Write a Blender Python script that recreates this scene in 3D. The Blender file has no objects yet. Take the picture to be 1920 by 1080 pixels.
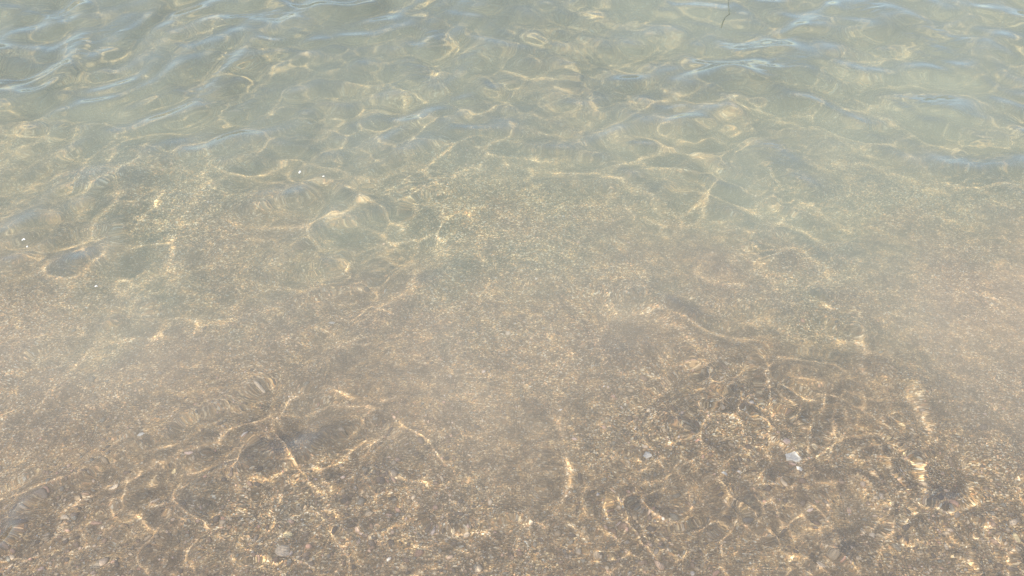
import bpy, math, random
import numpy as np
R = math.radians
D = bpy.data
sc = bpy.context.scene

# ------------------------------------------------------------------ camera
CAM_H, PITCH, HFOV = 1.30, R(43), R(50)
cam_d = D.cameras.new('camera'); cam = D.objects.new('camera', cam_d)
sc.collection.objects.link(cam); sc.camera = cam
cam.location = (0, 0, CAM_H); cam.rotation_euler = (R(90) - PITCH, 0, 0)
cam_d.angle = HFOV; cam_d.clip_end = 500; cam_d.clip_start = 0.05

# ------------------------------------------------------------------ sky and sun
SUN_EL, SUN_AZ = R(52), R(215)      # azimuth clockwise from +Y
w = D.worlds.new('World'); sc.world = w; w.use_nodes = True
nt = w.node_tree; bg = nt.nodes['Background']
sky = nt.nodes.new('ShaderNodeTexSky'); sky.sky_type = 'NISHITA'; sky.sun_disc = False
sky.ozone_density = 3.0; sky.dust_density = .3; sky.sun_elevation = SUN_EL; sky.sun_rotation = SUN_AZ
nt.links.new(sky.outputs[0], bg.inputs[0]); bg.inputs[1].default_value = 0.15
sd = D.lights.new('sun', 'SUN'); sun = D.objects.new('sun', sd); sc.collection.objects.link(sun)
sd.energy = 4.0; sd.angle = R(1.5); sd.color = (1.0, 0.92, 0.79)
S = np.array([math.sin(SUN_AZ) * math.cos(SUN_EL), math.cos(SUN_AZ) * math.cos(SUN_EL), math.sin(SUN_EL)])
from mathutils import Vector
sun.rotation_euler = Vector((-S[0], -S[1], -S[2])).to_track_quat('-Z', 'Y').to_euler()
sun.location = (0, -2, 6)
sd.cycles.is_caustics_light = True
sc.view_settings.view_transform = 'Standard'; sc.view_settings.look = 'None'
sc.view_settings.exposure = 0.84; sc.view_settings.gamma = 1.0
cy = sc.cycles
cy.max_bounces = 10; cy.transmission_bounces = 8; cy.volume_bounces = 3; cy.diffuse_bounces = 3
cy.glossy_bounces = 4; cy.transparent_max_bounces = 8
cy.caustics_refractive = True; cy.caustics_reflective = False
cy.blur_glossy = 0.3; cy.sample_clamp_indirect = 6.0
cy.use_adaptive_sampling = False
cy.use_denoising = True

# ------------------------------------------------------------------ helpers: pixel of the 1920x1080 photo -> points in the place
N_W = 1.333
def bed_depth(x, y):
    # sloping bottom, z of the sand (negative)
    return -(0.075 + 0.135 * np.clip(y - 0.75, -0.3, 40) ** 1.05 if False else 0.075 + 0.13 * np.clip(y - 0.8, -0.2, 30))
def view_dir(px, py):
    t = math.tan(HFOV / 2)
    u = (px - 960) / 960 * t; v = (540 - py) / 960 * t
    f = np.array([0, math.cos(PITCH), -math.sin(PITCH)]); up = np.array([0, math.sin(PITCH), math.cos(PITCH)])
    d = f + u * np.array([1., 0, 0]) + v * up
    return d / np.linalg.norm(d)
def surf_at(px, py):
    d = view_dir(px, py); t = CAM_H / -d[2]
    return np.array([0, 0, CAM_H]) + d * t
def refr(d):
    k = math.sqrt(max(0, 1 - (d[0] ** 2 + d[1] ** 2) / N_W ** 2))
    return np.array([d[0] / N_W, d[1] / N_W, -k])
def bed_at(px, py):
    s = surf_at(px, py); r = refr(view_dir(px, py)); t = 0.1
    for _ in range(20):
        p = s + r * t; t += (p[2] - float(bed_depth(p[0], p[1]))) * 1.0
    return s + r * t
def lens_at(px, py):
    # the place on the surface whose refracted sunlight lands where this pixel sees the bed
    b = bed_at(px, py); r = refr(-S); t = b[2] / r[2]
    return b - r * t

# ------------------------------------------------------------------ node helpers
def new_mat(name):
    m = D.materials.new(name); m.use_nodes = True; m.node_tree.nodes.clear()
    return m, m.node_tree
def node(nt, typ, **kw):
    n = nt.nodes.new(typ)
    for k, v in kw.items():
        if k.startswith('i_'):
            key = k[2:]
            n.inputs[int(key) if key.isdigit() else key.replace('_', ' ')].default_value = v
        else: setattr(n, k, v)
    return n
def mathn(nt, op, a, b=None, c=None, clamp=False):
    n = nt.nodes.new('ShaderNodeMath'); n.operation = op; n.use_clamp = clamp
    for i, v in enumerate((a, b, c)):
        if v is None: continue
        if isinstance(v, (int, float)): n.inputs[i].default_value = v
        else: nt.links.new(v, n.inputs[i])
    return n.outputs[0]
def ramp(nt, fac, stops):
    n = nt.nodes.new('ShaderNodeValToRGB'); cr = n.color_ramp
    while len(cr.elements) < len(stops): cr.elements.new(0.5)
    for e, (p, c) in zip(cr.elements, stops):
        e.position = p; e.color = (*c, 1) if len(c) == 3 else c
    nt.links.new(fac, n.inputs[0]); return n.outputs[0]
def mixc(nt, fac, a, b, typ='MIX'):
    n = nt.nodes.new('ShaderNodeMix'); n.data_type = 'RGBA'; n.blend_type = typ
    if isinstance(fac, (int, float)): n.inputs[0].default_value = fac
    else: nt.links.new(fac, n.inputs[0])
    for i, v in ((6, a), (7, b)):
        if isinstance(v, tuple): n.inputs[i].default_value = (*v, 1)
        else: nt.links.new(v, n.inputs[i])
    return n.outputs[2]

# ------------------------------------------------------------------ grids
def grid_axis(a, b, step, far_a, far_b, n=14):
    core = np.arange(a, b + step / 2, step)
    l = a - (a - far_a) * (np.arange(n, 0, -1) / n) ** 2.2
    r = b + (far_b - b) * (np.arange(1, n + 1) / n) ** 2.2
    return np.concatenate([l, core, r])
def grid_mesh(name, xs, ys, zf, closed=None):
    X, Y = np.meshgrid(xs, ys)
    Z = zf(X, Y)
    nx, ny = len(xs), len(ys)
    co = np.stack([X, Y, Z], -1).reshape(-1, 3)
    i = np.arange(nx * ny).reshape(ny, nx)
    q = np.stack([i[:-1, :-1], i[:-1, 1:], i[1:, 1:], i[1:, :-1]], -1).reshape(-1, 4)
    nq = len(q)
    loops = q.ravel(); starts = np.arange(nq) * 4
    if closed is not None:
        # skirt down to z = closed and a bottom face: a closed body of water
        ring = np.concatenate([i[0, :], i[1:, -1], i[-1, -2::-1], i[-2:0:-1, 0]])
        low = co[ring].copy(); low[:, 2] = closed
        b = len(co) + np.arange(len(ring)); co = np.concatenate([co, low])
        a2 = np.roll(ring, -1); b2 = np.roll(b, -1)
        side = np.stack([ring, b, b2, a2], -1)
        loops = np.concatenate([loops, side.ravel(), b[::-1]])
        starts = np.concatenate([starts, nq * 4 + np.arange(len(ring)) * 4, [nq * 4 + len(ring) * 4]])
    me = D.meshes.new(name)
    me.vertices.add(len(co)); me.vertices.foreach_set('co', co.ravel())
    me.loops.add(len(loops)); me.loops.foreach_set('vertex_index', loops.astype(np.int32))
    me.polygons.add(len(starts)); me.polygons.foreach_set('loop_start', starts.astype(np.int32))
    sm = np.ones(len(starts), bool)
    if closed is not None: sm[nq:] = False
    me.polygons.foreach_set('use_smooth', sm)
    me.update(calc_edges=True); me.validate()
    o = D.objects.new(name, me); sc.collection.objects.link(o)
    return o

def smooth(a, b, x):
    t = np.clip((x - a) / (b - a), 0, 1); return t * t * (3 - 2 * t)

def waves(X, Y, rng, n, L0, L1, ang, spread, slope):
    # directional band of ripples: wavelengths L0..L1, heading ang +- spread, rms slope about `slope`
    Z = np.zeros_like(X); s2 = 0
    for _ in range(n):
        L = math.exp(rng.uniform(math.log(L0), math.log(L1)))
        th = ang + rng.normal(0, spread); k = 2 * math.pi / L
        s = rng.uniform(.5, 1.); ph = rng.uniform(0, 6.28)
        Z += s / k * np.cos(k * (X * math.cos(th) + Y * math.sin(th)) + ph); s2 += s * s / 2
    return Z * slope / math.sqrt(s2)

def blob(X, Y, px, py, r, squash=1.):
    c = surf_at(px, py)
    return np.exp(-(((X - c[0]) / r) ** 2 + ((Y - c[1]) / (r * squash)) ** 2))
# crests that focus the sun into the bright bands on the bottom: (points in photo pixels, half width m, strength)
RIDGES = [
    ([(1035, 830), (1050, 880), (1068, 925)], .030, .24),
    ([(1300, 680), (1325, 720), (1325, 780), (1305, 830), (1345, 870), (1362, 930), (1378, 985)], .010, .7),
    ([(1378, 985), (1440, 998), (1500, 970), (1570, 925)], .006, .7),
    ([(1378, 985), (1330, 1000), (1290, 1030), (1240, 1060)], .006, .6),
    ([(1430, 690), (1445, 720), (1455, 760)], .011, .7),
    ([(1725, 870), (1770, 920), (1800, 980), (1870, 1010)], .008, .6),
    ([(1440, 820), (1455, 880), (1480, 905)], .006, .7),
    ([(1640, 800), (1720, 880), (1750, 940)], .007, .6),
    ([(20, 1000), (100, 955), (210, 905), (330, 855), (450, 795), (550, 745), (640, 735)], .009, .95),
    ([(330, 430), (322, 470), (330, 520)], .012, .7),
    ([(660, 150), (665, 80), (710, 40), (760, 50), (825, 85)], .010, .6),
    ([(980, 80), (1005, 35), (1050, 28)], .009, .5),
    ([(790, 260), (830, 210), (865, 170)], .012, .65),
    ([(120, 500), (190, 445), (265, 390)], .020, .6),
    ([(790, 440), (850, 400)], .022, .6),
    ([(215, 130), (330, 98), (440, 108)], .014, .5),
    ([(1180, 385), (1300, 420), (1410, 415)], .018, .5),
    ([(900, 300), (930, 285), (950, 310)], .011, .8),
    ([(1820, 300), (1915, 290)], .018, .6),
    ([(930, 200), (960, 230), (1040, 225)], .012, .6),
    ([(770, 310), (790, 350)], .016, .55),
    ([(860, 985), (920, 1000), (990, 975)], .010, .6),
    ([(540, 1010), (560, 960), (600, 965)], .008, .6),
    ([(1560, 590), (1640, 690), (1740, 780), (1910, 890)], .028, .22),
    ([(-20, 820), (110, 720), (230, 640), (420, 590)], .030, .22),
    ([(1560, 250), (1700, 275), (1850, 240)], .014, .5),
]
# hollows that spread the light into dark rounded spots
DENTS = [(604, 800, .036, .75), (1458, 872, .018, .6), (850, 515, .034, .5), (1175, 640, .034, .5), (500, 850, .020, .8),
         (565, 960, .018, .7), (1780, 900, .026, .7), (50, 965, .034, .8), (1000, 110, .04, .5), (250, 470, .04, .4),
         (390, 930, .024, .6), (1600, 990, .026, .6), (1290, 760, .026, .5), (740, 860, .030, .4), (1250, 920, .024, .5)]
FRONT = [(-200, 940), (0, 900), (130, 850), (330, 790), (550, 735), (680, 755), (780, 850), (900, 905), (1020, 890), (1150, 780), (1280, 670), (1400, 640), (1560, 665), (1700, 740), (1820, 830), (1920, 895), (2100, 950)]
FR = np.array([surf_at(*p)[:2] for p in FRONT])
def inside(X, Y):
    # metres shoreward of the wavelet edge that runs in lobes across the shallows
    rng = np.random.default_rng(31)
    w1 = waves(X, Y, rng, 16, .06, .3, 0, 3, .22)
    return np.interp(X + w1, FR[:, 0], FR[:, 1]) + w1 * .6 - Y
def placed(X, Y):
    rng = np.random.default_rng(21)
    X, Y = X + waves(X, Y, rng, 20, .04, .22, 0, 3, .16), Y + waves(X, Y, rng, 20, .04, .22, 0, 3, .16)
    mod = .65 + .5 * np.tanh(waves(X, Y, rng, 12, .05, .14, 0, 3, 1.) / .03)
    Z = np.zeros_like(X)
    for pts, sg, st in RIDGES:
        if pts[0][1] < 560 and st > .3: sg, st = sg * 1.5, st * .5
        elif st > .3: sg, st = sg * 1.4, st * .8
        q = np.array([lens_at(*p)[:2] for p in pts])
        dep = -float(bed_depth(*bed_at(*pts[len(pts) // 2])[:2]))
        d2 = np.full_like(X, 1e9)
        for a, b in zip(q[:-1], q[1:]):
            ab = b - a; t = np.clip(((X - a[0]) * ab[0] + (Y - a[1]) * ab[1]) / (ab @ ab), 0, 1)
            d2 = np.minimum(d2, (X - a[0] - t * ab[0]) ** 2 + (Y - a[1] - t * ab[1]) ** 2)
        Z += st * 4 / dep * sg * sg * np.exp(-d2 / (2 * sg * sg)) * .8 * mod
    for px, py, sg, st in DENTS:
        c = lens_at(px, py); dep = -c[2] + -float(bed_depth(*bed_at(px, py)[:2]))
        r2 = (X - c[0]) ** 2 + ((Y - c[1]) / 1.15) ** 2
        Z -= st * 2.2 / dep * sg * sg * np.exp(-(r2 / (2 * sg * sg)) ** 1.25)
    return Z

def water_z(X, Y):
    rng = np.random.default_rng(7)
    # domain warp so that crests bend
    wx = waves(X, Y, rng, 16, .18, .9, 0, 3, .34); wy = waves(X, Y, rng, 16, .18, .9, 0, 3, .34)
    U, V = X + wx, Y + wy
    left = smooth(0.5, -0.7, X)
    far = smooth(1.25, 2.15, Y + .15 * waves(X, Y, rng, 8, .3, 1., 0, 3, 1.) / .08)
    # where the near shallows are ruffled
    ins = inside(X, Y)
    near = .12 * smooth(-.25, 0, ins) + .88 * smooth(-.05, .12, ins)
    env = smooth(-.5, .7, waves(X, Y, rng, 10, .25, .7, 0, 3, .6) / .05)
    # swell: diagonal crests on the left, level ones on the right
    Z = waves(U, V, rng, 10, .30, .7, R(140), .35, .040) * (1 + .9 * far)
    Z += (0.2 + .8 * far) * ((.35 + .75 * env) * left * waves(U, V, rng, 30, .08, .22, R(150), .65, .180)
         + (1 - left) * waves(U, V, rng, 30, .09, .24, R(105), .75, .105))
    Z += far * (left * waves(U, V, rng, 18, .05, .11, R(148), .45, .060) + (1 - left) * .6 * waves(U, V, rng, 18, .05, .11, R(95), .5, .045))
    # small-scale warp keeps the cells irregular
    U2 = X + waves(X, Y, rng, 16, .07, .22, 0, 3, .30); V2 = Y + waves(X, Y, rng, 16, .07, .22, 0, 3, .30)
    amt = np.clip(.10 + .9 * near + .50 * far, 0, 1)
    Z += amt * (.72 + .28 * env) * waves(U2, V2, rng, 60, .04, .10, 0, 3, .056)
    Z += (amt * (.65 + .35 * env)) * (near + .3) * waves(U2, V2, rng, 70, .018, .036, 0, 3, .044)
    Z += far * waves(U2, V2, rng, 50, .05, .12, 0, 3, .060)
    env2 = smooth(.3, 1.6, waves(X, Y, rng, 12, .12, .4, R(100), .8, 1.) / .04)
    Z += far * env2 * waves(U2, V2, rng, 40, .012, .026, R(100), .35, .070)
    fm = smooth(-.3, 1.0, waves(X, Y, rng, 12, .12, .5, 0, 3, 1.) / .05) * (1 - .85 * blob(X, Y, 930, 900, .22, 2.))
    Z += fm * (.0013 * np.exp(-((ins - .006) / .010) ** 2) - .0005 * np.exp(-((ins + .025) / .022) ** 2))
    Z += placed(X, Y)
    fade = 1 - smooth(4, 8, np.hypot(X, Y))
    return Z * fade

rng_b = np.random.default_rng(3)
def bed_z(X, Y):
    rng = np.random.default_rng(11)
    Z = bed_depth(X, Y)
    Z = Z + waves(X, Y, rng, 10, .35, 1.2, R(90), 1., .03)
    Z = Z + waves(X, Y, rng, 20, .05, .16, 0, 3, .05) * .6
    Z = Z + waves(X, Y, rng, 30, .012, .04, 0, 3, .10) * .6
    return Z

xs = grid_axis(-1.7, 1.7, .0045, -40, 40); ys = grid_axis(.3, 3.2, .0045, -6, 60)
bed = grid_mesh('seabed', xs, ys, bed_z)
bed['kind'] = 'structure'
xs = grid_axis(-1.7, 1.7, .004, -39.9, 39.9); ys = grid_axis(.3, 3.3, .004, -5.9, 59.9)
water = grid_mesh('water', xs, ys, water_z, closed=-12)
water['kind'] = 'structure'
def silt_haze(X, Y):
    # stirred-up sand, its haze put into the water surface colour: clear by the shore, cloudy outside the wavelet edge, even farther out
    rng = np.random.default_rng(41)
    wx = waves(X, Y, rng, 14, .15, .8, 0, 3, .4); wy = waves(X, Y, rng, 14, .15, .8, 0, 3, .4)
    c = waves(X + wx, Y + wy, rng, 24, .10, .9, 0, 3, 1.); c = c / c.std()
    return np.clip(.155 + .120 * smooth(-.16, .22, -inside(X, Y)) + .018 * c * smooth(-.25, .3, -inside(X, Y)) + .03 * smooth(1.2, 2.0, Y) + .05 * smooth(.1, .8, X) * smooth(1.0, 1.4, Y), .03, .5)
nW = len(xs) * len(ys); Xw, Yw = np.meshgrid(xs, ys)
at = water.data.attributes.new('silt', 'FLOAT', 'POINT')
vals = np.full(len(water.data.vertices), .3); vals[:nW] = silt_haze(Xw, Yw).ravel(); at.data.foreach_set('value', vals)
bed.cycles.is_caustics_receiver = True
water.cycles.is_caustics_caster = True

# ------------------------------------------------------------------ sand
m, nt = new_mat('sand')
tc = node(nt, 'ShaderNodeNewGeometry'); P = tc.outputs['Position']
def noise(scale, det=3, rough=.55, dist=0.):
    n = node(nt, 'ShaderNodeTexNoise', i_Scale=scale, i_Detail=det, i_Roughness=rough, i_Distortion=dist)
    nt.links.new(P, n.inputs['Vector']); return n.outputs['Fac']
vor = node(nt, 'ShaderNodeTexVoronoi', i_Scale=420.); nt.links.new(P, vor.inputs['Vector'])
sep = node(nt, 'ShaderNodeSeparateColor'); nt.links.new(vor.outputs['Color'], sep.inputs[0])
grain = ramp(nt, sep.outputs[0], [(0, (.06, .052, .045)), (.3, (.17, .135, .10)), (.6, (.29, .225, .16)), (.85, (.46, .37, .27)), (1, (.85, .77, .64))])
tint = ramp(nt, sep.outputs[1], [(0, (.80, .98, 1.20)), (.45, (1, 1, 1)), (.7, (1.05, 1.0, .78)), (1, (1.25, .93, .78))])
col = mixc(nt, 1., grain, tint, 'MULTIPLY')
silt = ramp(nt, noise(3.2, 4), [(.35, (0, 0, 0)), (.62, (1, 1, 1))])
col = mixc(nt, mathn(nt, 'MULTIPLY', silt, .55), col, (.25, .195, .145))
patch = ramp(nt, noise(11, 5, .65), [(.3, (.72, .70, .68)), (.7, (1.42, 1.34, 1.16))])
col = mixc(nt, 1., col, patch, 'MULTIPLY')
patch2 = ramp(nt, noise(38, 3, .6, .5), [(.36, (.62, .63, .67)), (.5, (1, 1, 1)), (.64, (1.42, 1.30, 1.08))])
col = mixc(nt, 1., col, patch2, 'MULTIPLY')
col = mixc(nt, 1., col, (1.05, 1.01, .92), 'MULTIPLY')
bs = node(nt, 'ShaderNodeBsdfPrincipled', i_Roughness=.9)
bs.inputs['Specular IOR Level'].default_value = .1
nt.links.new(col, bs.inputs['Base Color'])
bump = node(nt, 'ShaderNodeBump', i_Strength=.6, i_Distance=.002)
nt.links.new(vor.outputs['Distance'], bump.inputs['Height']); nt.links.new(bump.outputs[0], bs.inputs['Normal'])
out = node(nt, 'ShaderNodeOutputMaterial'); nt.links.new(bs.outputs[0], out.inputs[0])
bed.data.materials.append(m)

# ------------------------------------------------------------------ water
m, nt = new_mat('sea_water')
gl = node(nt, 'ShaderNodeBsdfPrincipled', i_Roughness=0., i_IOR=1.333)
gl.inputs['Transmission Weight'].default_value = 1.; gl.inputs['Base Color'].default_value = (1, 1, 1, 1)
# suspended silt: its haze is put into the water surface as a share of diffuse colour
tc = node(nt, 'ShaderNodeNewGeometry'); P = tc.outputs['Position']
sx = node(nt, 'ShaderNodeSeparateXYZ'); nt.links.new(P, sx.inputs[0])
def noise(scale, det=3, rough=.55, dist=0.):
    n = node(nt, 'ShaderNodeTexNoise', i_Scale=scale, i_Detail=det, i_Roughness=rough, i_Distortion=dist)
    nt.links.new(P, n.inputs['Vector']); return n.outputs['Fac']
cloud = mathn(nt, 'SUBTRACT', noise(2.6, 4, .6, .4), .5)
yy = mathn(nt, 'ADD', sx.outputs[1], mathn(nt, 'MULTIPLY', cloud, .9))
mr = node(nt, 'ShaderNodeMapRange', i_1=.80, i_2=2.15); nt.links.new(yy, mr.inputs[0])
silt_haze_c = ramp(nt, mr.outputs[0], [(0, (.55, .45, .32)), (.35, (.52, .455, .335)), (.6, (.47, .48, .35)), (1, (.45, .475, .36))])
amt = node(nt, 'ShaderNodeAttribute', attribute_name='silt').outputs['Fac']
tr = ramp(nt, mr.outputs[0], [(.3, (1, 1, 1)), (1, (.90, 1.0, .86))]); nt.links.new(tr, gl.inputs['Base Color'])
rg = mathn(nt, 'MULTIPLY_ADD', mr.outputs[0], .075, .012); nt.links.new(rg, gl.inputs['Roughness'])
tb = node(nt, 'ShaderNodeBsdfPrincipled', i_Roughness=.02, i_IOR=1.333); nt.links.new(silt_haze_c, tb.inputs['Base Color'])
mx = node(nt, 'ShaderNodeMixShader'); nt.links.new(amt, mx.inputs[0])
nt.links.new(gl.outputs[0], mx.inputs[1]); nt.links.new(tb.outputs[0], mx.inputs[2])
out = node(nt, 'ShaderNodeOutputMaterial')
nt.links.new(mx.outputs[0], out.inputs[0])
water.data.materials.append(m)

# ------------------------------------------------------------------ gravel, shells and pebbles on the bottom
import bmesh
rnd = random.Random(5)
def link_mesh(name, verts, faces, mat, smooth_=True):
    me = D.meshes.new(name); me.from_pydata([tuple(v) for v in verts], [], faces)
    me.polygons.foreach_set('use_smooth', [smooth_] * len(me.polygons)); me.materials.append(mat)
    o = D.objects.new(name, me); sc.collection.objects.link(o); o.cycles.is_caustics_receiver = True
    return o
def ico(sub):
    bm = bmesh.new(); bmesh.ops.create_icosphere(bm, subdivisions=sub, radius=1.)
    v = np.array([x.co[:] for x in bm.verts]); f = np.array([[x.index for x in q.verts] for q in bm.faces]); bm.free(); return v, f
def zb(x, y): return float(bed_z(np.array([[x]]), np.array([[y]]))[0, 0])

m, nt = new_mat('gravel_stone')
g = node(nt, 'ShaderNodeNewGeometry')
c1 = ramp(nt, g.outputs['Random Per Island'], [(0, (.07, .065, .065)), (.2, (.16, .13, .11)), (.4, (.30, .20, .14)), (.55, (.22, .22, .19)), (.72, (.40, .30, .19)), (.88, (.62, .50, .36)), (.97, (.50, .28, .20)), (1, (.8, .74, .64))])
b = node(nt, 'ShaderNodeBsdfPrincipled', i_Roughness=.8); b.inputs['Specular IOR Level'].default_value = .15
nt.links.new(c1, b.inputs['Base Color']); o_ = node(nt, 'ShaderNodeOutputMaterial'); nt.links.new(b.outputs[0], o_.inputs[0])
mat_gravel = m
v0, f0 = ico(1)
rng = np.random.default_rng(9)
n = 60000
gx = rng.uniform(-1.5, 1.5, n); gy = .55 + rng.power(1.3, n)[::-1] * 0 + 1.7 * rng.random(n) ** 1.8
dens = waves(gx, gy, rng, 10, .15, .5, 0, 3, .5) / .03
keep = (dens + rng.normal(0, .7, n) > -.2 + 1.1 * (gy - .9))
gx, gy = gx[keep], gy[keep]; n = len(gx)
gz = bed_z(gx[None], gy[None])[0]
sz = (np.exp(rng.normal(math.log(.0017), .45, n)) * (1.25 - .5 * smooth(.9, 1.4, gy))).clip(.0008, .0065)
V = v0[None] * (1 + rng.normal(0, .16, (n, len(v0), 1)))
V *= (np.stack([rng.uniform(.8, 1.5, n), rng.uniform(.7, 1.1, n), rng.uniform(.5, .8, n)], -1) * sz[:, None])[:, None]
a = rng.uniform(0, 6.28, n); ca, sa = np.cos(a)[:, None], np.sin(a)[:, None]
V = np.stack([V[..., 0] * ca - V[..., 1] * sa, V[..., 0] * sa + V[..., 1] * ca, V[..., 2]], -1) + np.stack([gx, gy, gz + sz * .25], -1)[:, None]
F = (f0[None] + (np.arange(n) * len(v0))[:, None, None]).reshape(-1, 3)
me = D.meshes.new('gravel'); me.vertices.add(n * len(v0)); me.vertices.foreach_set('co', V.reshape(-1))
me.loops.add(F.size); me.loops.foreach_set('vertex_index', F.ravel().astype(np.int32))
me.polygons.add(len(F)); me.polygons.foreach_set('loop_start', (np.arange(len(F)) * 3).astype(np.int32)); me.update(calc_edges=True)
me.materials.append(mat_gravel)
gr = D.objects.new('gravel', me); sc.collection.objects.link(gr); gr.cycles.is_caustics_receiver = True; gr['kind'] = 'stuff'

def stone_mat(name, c, c2):
    m, nt = new_mat(name)
    tc = node(nt, 'ShaderNodeTexCoord'); nz = node(nt, 'ShaderNodeTexNoise', i_Scale=220., i_Detail=4.)
    nt.links.new(tc.outputs['Object'], nz.inputs['Vector'])
    cc = ramp(nt, nz.outputs['Fac'], [(.35, c2), (.6, c)])
    b = node(nt, 'ShaderNodeBsdfPrincipled', i_Roughness=.6); b.inputs['Specular IOR Level'].default_value = .2
    nt.links.new(cc, b.inputs['Base Color']); o_ = node(nt, 'ShaderNodeOutputMaterial'); nt.links.new(b.outputs[0], o_.inputs[0]); return m
MAT = {'white': stone_mat('shell_white', (.80, .77, .69), (.56, .53, .47)), 'cream': stone_mat('stone_cream', (.74, .60, .43), (.52, .41, .29)),
       'pink': stone_mat('stone_pink', (.78, .58, .47), (.58, .42, .34)), 'yellow': stone_mat('stone_yellow', (.80, .64, .34), (.58, .44, .24)),
       'grey': stone_mat('stone_grey', (.60, .60, .58), (.42, .42, .41)), 'dark': stone_mat('stone_dark', (.035, .032, .03), (.02, .02, .02)),
       'rust': stone_mat('stone_rust', (.46, .28, .19), (.33, .20, .14))}
def tag(o, label, cat, group=None):
    o['label'] = label; o['category'] = cat
    if group: o['group'] = group
def pebble(px, py, sx, sy, szz, rot, mat, label, sub=3, rough=.13, name='pebble', cat='pebble', group='pebbles on the sand'):
    p = bed_at(px, py); v, f = ico(sub); r = np.random.default_rng(int(px * 7 + py))
    d = np.zeros(len(v))
    for _ in range(10):
        k = r.normal(0, 1, 3) * 1.9; d += np.cos(v @ k + r.uniform(0, 6.28)) / 3.2
    # a few flattened facets
    v = v * (1 + rough * d)[:, None]
    for _ in range(5):
        nrm = r.normal(0, 1, 3); nrm /= np.linalg.norm(nrm); h = v @ nrm - .72; v = v - np.outer(np.maximum(h, 0) * .85, nrm)
    v = v * np.array([sx, sy, szz]) / 2
    o = link_mesh(name, v, f.tolist(), MAT[mat]); o.rotation_euler = (0, 0, R(rot)); o.location = (p[0], p[1], zb(p[0], p[1]) + szz * .12)
    tag(o, label, cat, group); return o
def shell(px, py, ln, wd, rot, mat, label, tilt=12, group='shell fragments on the sand'):
    # a curved broken piece of bivalve shell: fan-shaped, ribbed, with thickness and a ragged edge
    p = bed_at(px, py); r = np.random.default_rng(int(px * 5 + py)); na, nr = 18, 8
    top = []
    for i in range(nr + 1):
        for j in range(na + 1):
            th = (j / na - .5) * 2.3; edge = 1 + .10 * math.sin(j * 1.7 + px) + .08 * r.normal() * (i == nr)
            q = (i / nr) * edge
            x = q * math.cos(th) * ln * .9 - ln * .45; y = q * math.sin(th) * wd * .62
            z = .42 * wd * (1 - (q * .95) ** 2) + .018 * wd * math.cos(j * 2.1) * q
            top.append((x, y, z))
    nn = len(top); t = wd * .06
    vs_ = top + [(x, y, z - t) for x, y, z in top]; fs = []
    idx = lambda i, j: i * (na + 1) + j
    for i in range(nr):
        for j in range(na):
            fs.append((idx(i, j), idx(i + 1, j), idx(i + 1, j + 1), idx(i, j + 1)))
            fs.append((nn + idx(i, j), nn + idx(i, j + 1), nn + idx(i + 1, j + 1), nn + idx(i + 1, j)))
    rim = [idx(i, 0) for i in range(nr + 1)] + [idx(nr, j) for j in range(1, na + 1)] + [idx(i, na) for i in range(nr - 1, -1, -1)]
    for a_, b_ in zip(rim[:-1], rim[1:]): fs.append((a_, nn + a_, nn + b_, b_))
    o = link_mesh('shell_fragment', vs_, fs, MAT[mat])
    o.rotation_euler = (R(tilt), R(tilt * .5), R(rot)); o.location = (p[0], p[1], zb(p[0], p[1]) + wd * .10)
    tag(o, label, 'shell', group); return o
PX = .00062   # metres of bottom per photo pixel, near the front
shell(1490, 860, .025, .017, -35, 'white', 'largest white shell piece, on speckled sand at lower right')
shell(1500, 884, .014, .007, -50, 'white', 'narrow white shell splinter just below the largest white shell piece')
shell(1476, 830, .018, .010, 5, 'pink', 'pinkish cream shell chip just above the largest white shell piece', 8)
shell(1357, 888, .012, .010, 80, 'white', 'small white shell chip beside the bright vertical light streak')
shell(1210, 848, .014, .006, 8, 'white', 'thin white shell sliver alone on smooth brown sand right of centre')
shell(615, 603, .014, .006, 22, 'white', 'thin tilted white shell sliver on the brown sand left of centre')
shell(719, 537, .006, .014, 0, 'white', 'tiny upright white shell sliver near the middle of the picture')
shell(265, 817, .014, .007, 25, 'white', 'white shell chip just above the diagonal bright line at lower left')
shell(1537, 1060, .016, .010, -20, 'cream', 'pale shell chip nearest the bottom edge, right of centre')
pebble(216, 912, .017, .011, .008, 30, 'cream', 'smooth oval cream pebble at the left end of the bright diagonal line')
pebble(530, 1036, .022, .019, .011, 20, 'cream', 'largest pebble, angular pale cream, close to the bottom edge', rough=.25)
pebble(538, 1006, .011, .014, .007, 70, 'yellow', 'yellowish pebble just above the largest angular cream pebble')
pebble(326, 877, .010, .010, .006, 0, 'yellow', 'small round yellow pebble on the bright diagonal line at lower left')
pebble(281, 943, .016, .007, .005, 28, 'cream', 'elongated cream pebble below the bright diagonal line at lower left')
pebble(122, 970, .013, .010, .006, 10, 'cream', 'cream pebble beside the dark patch at the far lower left')
pebble(1902, 1016, .012, .016, .007, 10, 'yellow', 'yellow pebble at the right edge near the bottom corner')
pebble(954, 627, .010, .010, .005, 0, 'cream', 'tiny cream pebble on brown sand at the centre')
pebble(182, 981, .022, .008, .005, 10, 'rust', 'reddish elongated pebble in dark gravel at lower left')
pebble(1785, 955, .014, .008, .005, -25, 'rust', 'reddish pebble beside the slanting bright lines at lower right')
pebble(787, 1040, .015, .011, .007, 10, 'rust', 'reddish brown pebble at the bottom, left of centre')
pebble(354, 849, .013, .007, .005, 5, 'pink', 'flat salmon pink pebble on the bright diagonal line at lower left')
pebble(803, 672, .008, .006, .004, 20, 'dark', 'tiny black pebble on smooth sand just left of the centre')
pebble(1640, 1008, .013, .009, .006, -30, 'cream', 'cream pebble in mixed gravel at lower right')
pebble(1075, 822, .009, .007, .005, 0, 'pink', 'small pink pebble left of the bright vertical patch at lower centre')
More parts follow.
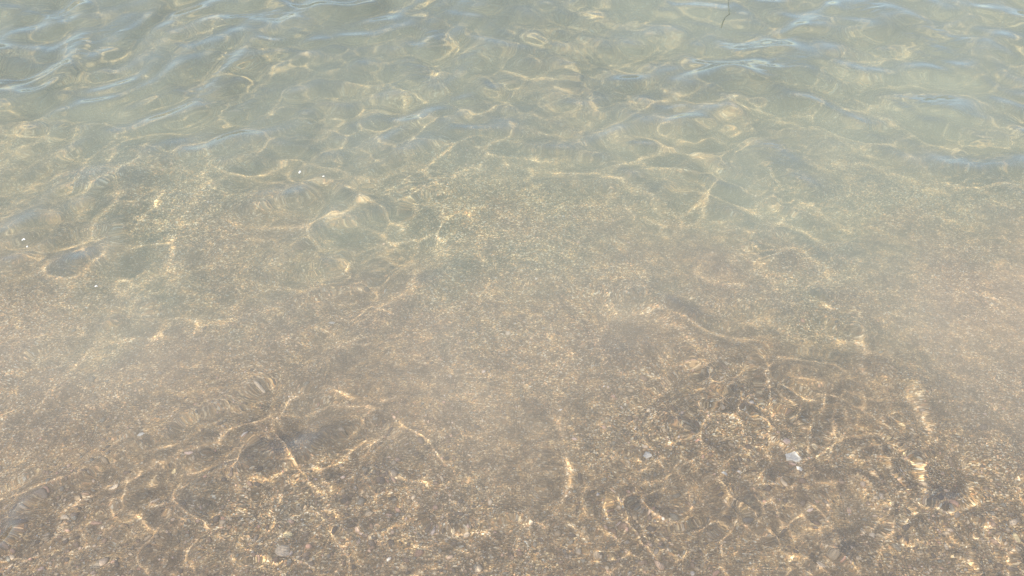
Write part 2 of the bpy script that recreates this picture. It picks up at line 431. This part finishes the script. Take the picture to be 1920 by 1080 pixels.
pebble(1692, 797, .011, .008, .005, -20, 'yellow', 'yellowish pebble in the ruffled water at right, below the smooth streak')

# ------------------------------------------------------------------ afloat on the water
m, nt = new_mat('wet_stem'); b = node(nt, 'ShaderNodeBsdfPrincipled', i_Roughness=.5); b.inputs['Base Color'].default_value = (.15, .16, .11, 1)
o_ = node(nt, 'ShaderNodeOutputMaterial'); nt.links.new(b.outputs[0], o_.inputs[0]); MAT['stem'] = m
def zw(x, y): return float(water_z(np.array([[x]]), np.array([[y]]))[0, 0])
def tube(name, pts, rad, mat):
    vs_, fs = [], []; k = 7
    P_ = [np.array(p) for p in pts]
    for i, p in enumerate(P_):
        t = P_[min(i + 1, len(P_) - 1)] - P_[max(i - 1, 0)]; t /= np.linalg.norm(t)
        s_ = np.cross(t, [0, 0, 1.]); s_ /= np.linalg.norm(s_); u_ = np.cross(s_, t)
        for j in range(k):
            a_ = 2 * math.pi * j / k; vs_.append(p + rad[i] * (math.cos(a_) * s_ + math.sin(a_) * u_))
    for i in range(len(P_) - 1):
        for j in range(k): fs.append((i * k + j, i * k + (j + 1) % k, (i + 1) * k + (j + 1) % k, (i + 1) * k + j))
    fs.append(tuple(range(k))[::-1]); fs.append(tuple((len(P_) - 1) * k + j for j in range(k)))
    return link_mesh(name, vs_, fs, MAT[mat])
pts = []
for px, py in [(1367, -16), (1366, -4), (1366, 8), (1367, 18), (1368, 25), (1364, 28), (1360, 30), (1357, 35), (1354, 41), (1353, 46)]:
    q = surf_at(px, py); pts.append((q[0], q[1], zw(q[0], q[1]) + .0012))
st = tube('stem', pts, [.0006, .0007, .0008, .0008, .0007, .0004, .0004, .0011, .0014, .0006], 'stem')
tag(st, 'thin dark bent plant stem floating at the top edge of the picture', 'plant stem')
def fleck(px, py, r, label):  # a cluster of tiny white balls at the water surface
    q = surf_at(px, py); v, f = ico(2); rr = np.random.default_rng(int(px)); r *= .6; V_, F_ = [], []
    for i in range(5):
        c = np.array([rr.normal(0, r * .8), rr.normal(0, r * .8), 0]) if i else np.zeros(3); ri = r * rr.uniform(.4, 1)
        F_ += (f + len(V_)).tolist(); V_ += list(v * ri + c)
    o = link_mesh('white_fleck', V_, F_, MAT['white']); o.location = (q[0], q[1], zw(q[0], q[1])); tag(o, label, 'foam', 'white flecks afloat'); return o
fleck(46, 452, .0030, 'upper white fleck of the pair by the left edge')
fleck(52, 464, .0024, 'lower white fleck of the pair by the left edge')
fleck(181, 538, .0022, 'white fleck alone over brown sand at left')
fleck(561, 322, .0032, 'left white fleck of the two below the pale blue reflection')
fleck(606, 331, .0024, 'right white fleck of the two below the pale blue reflection')
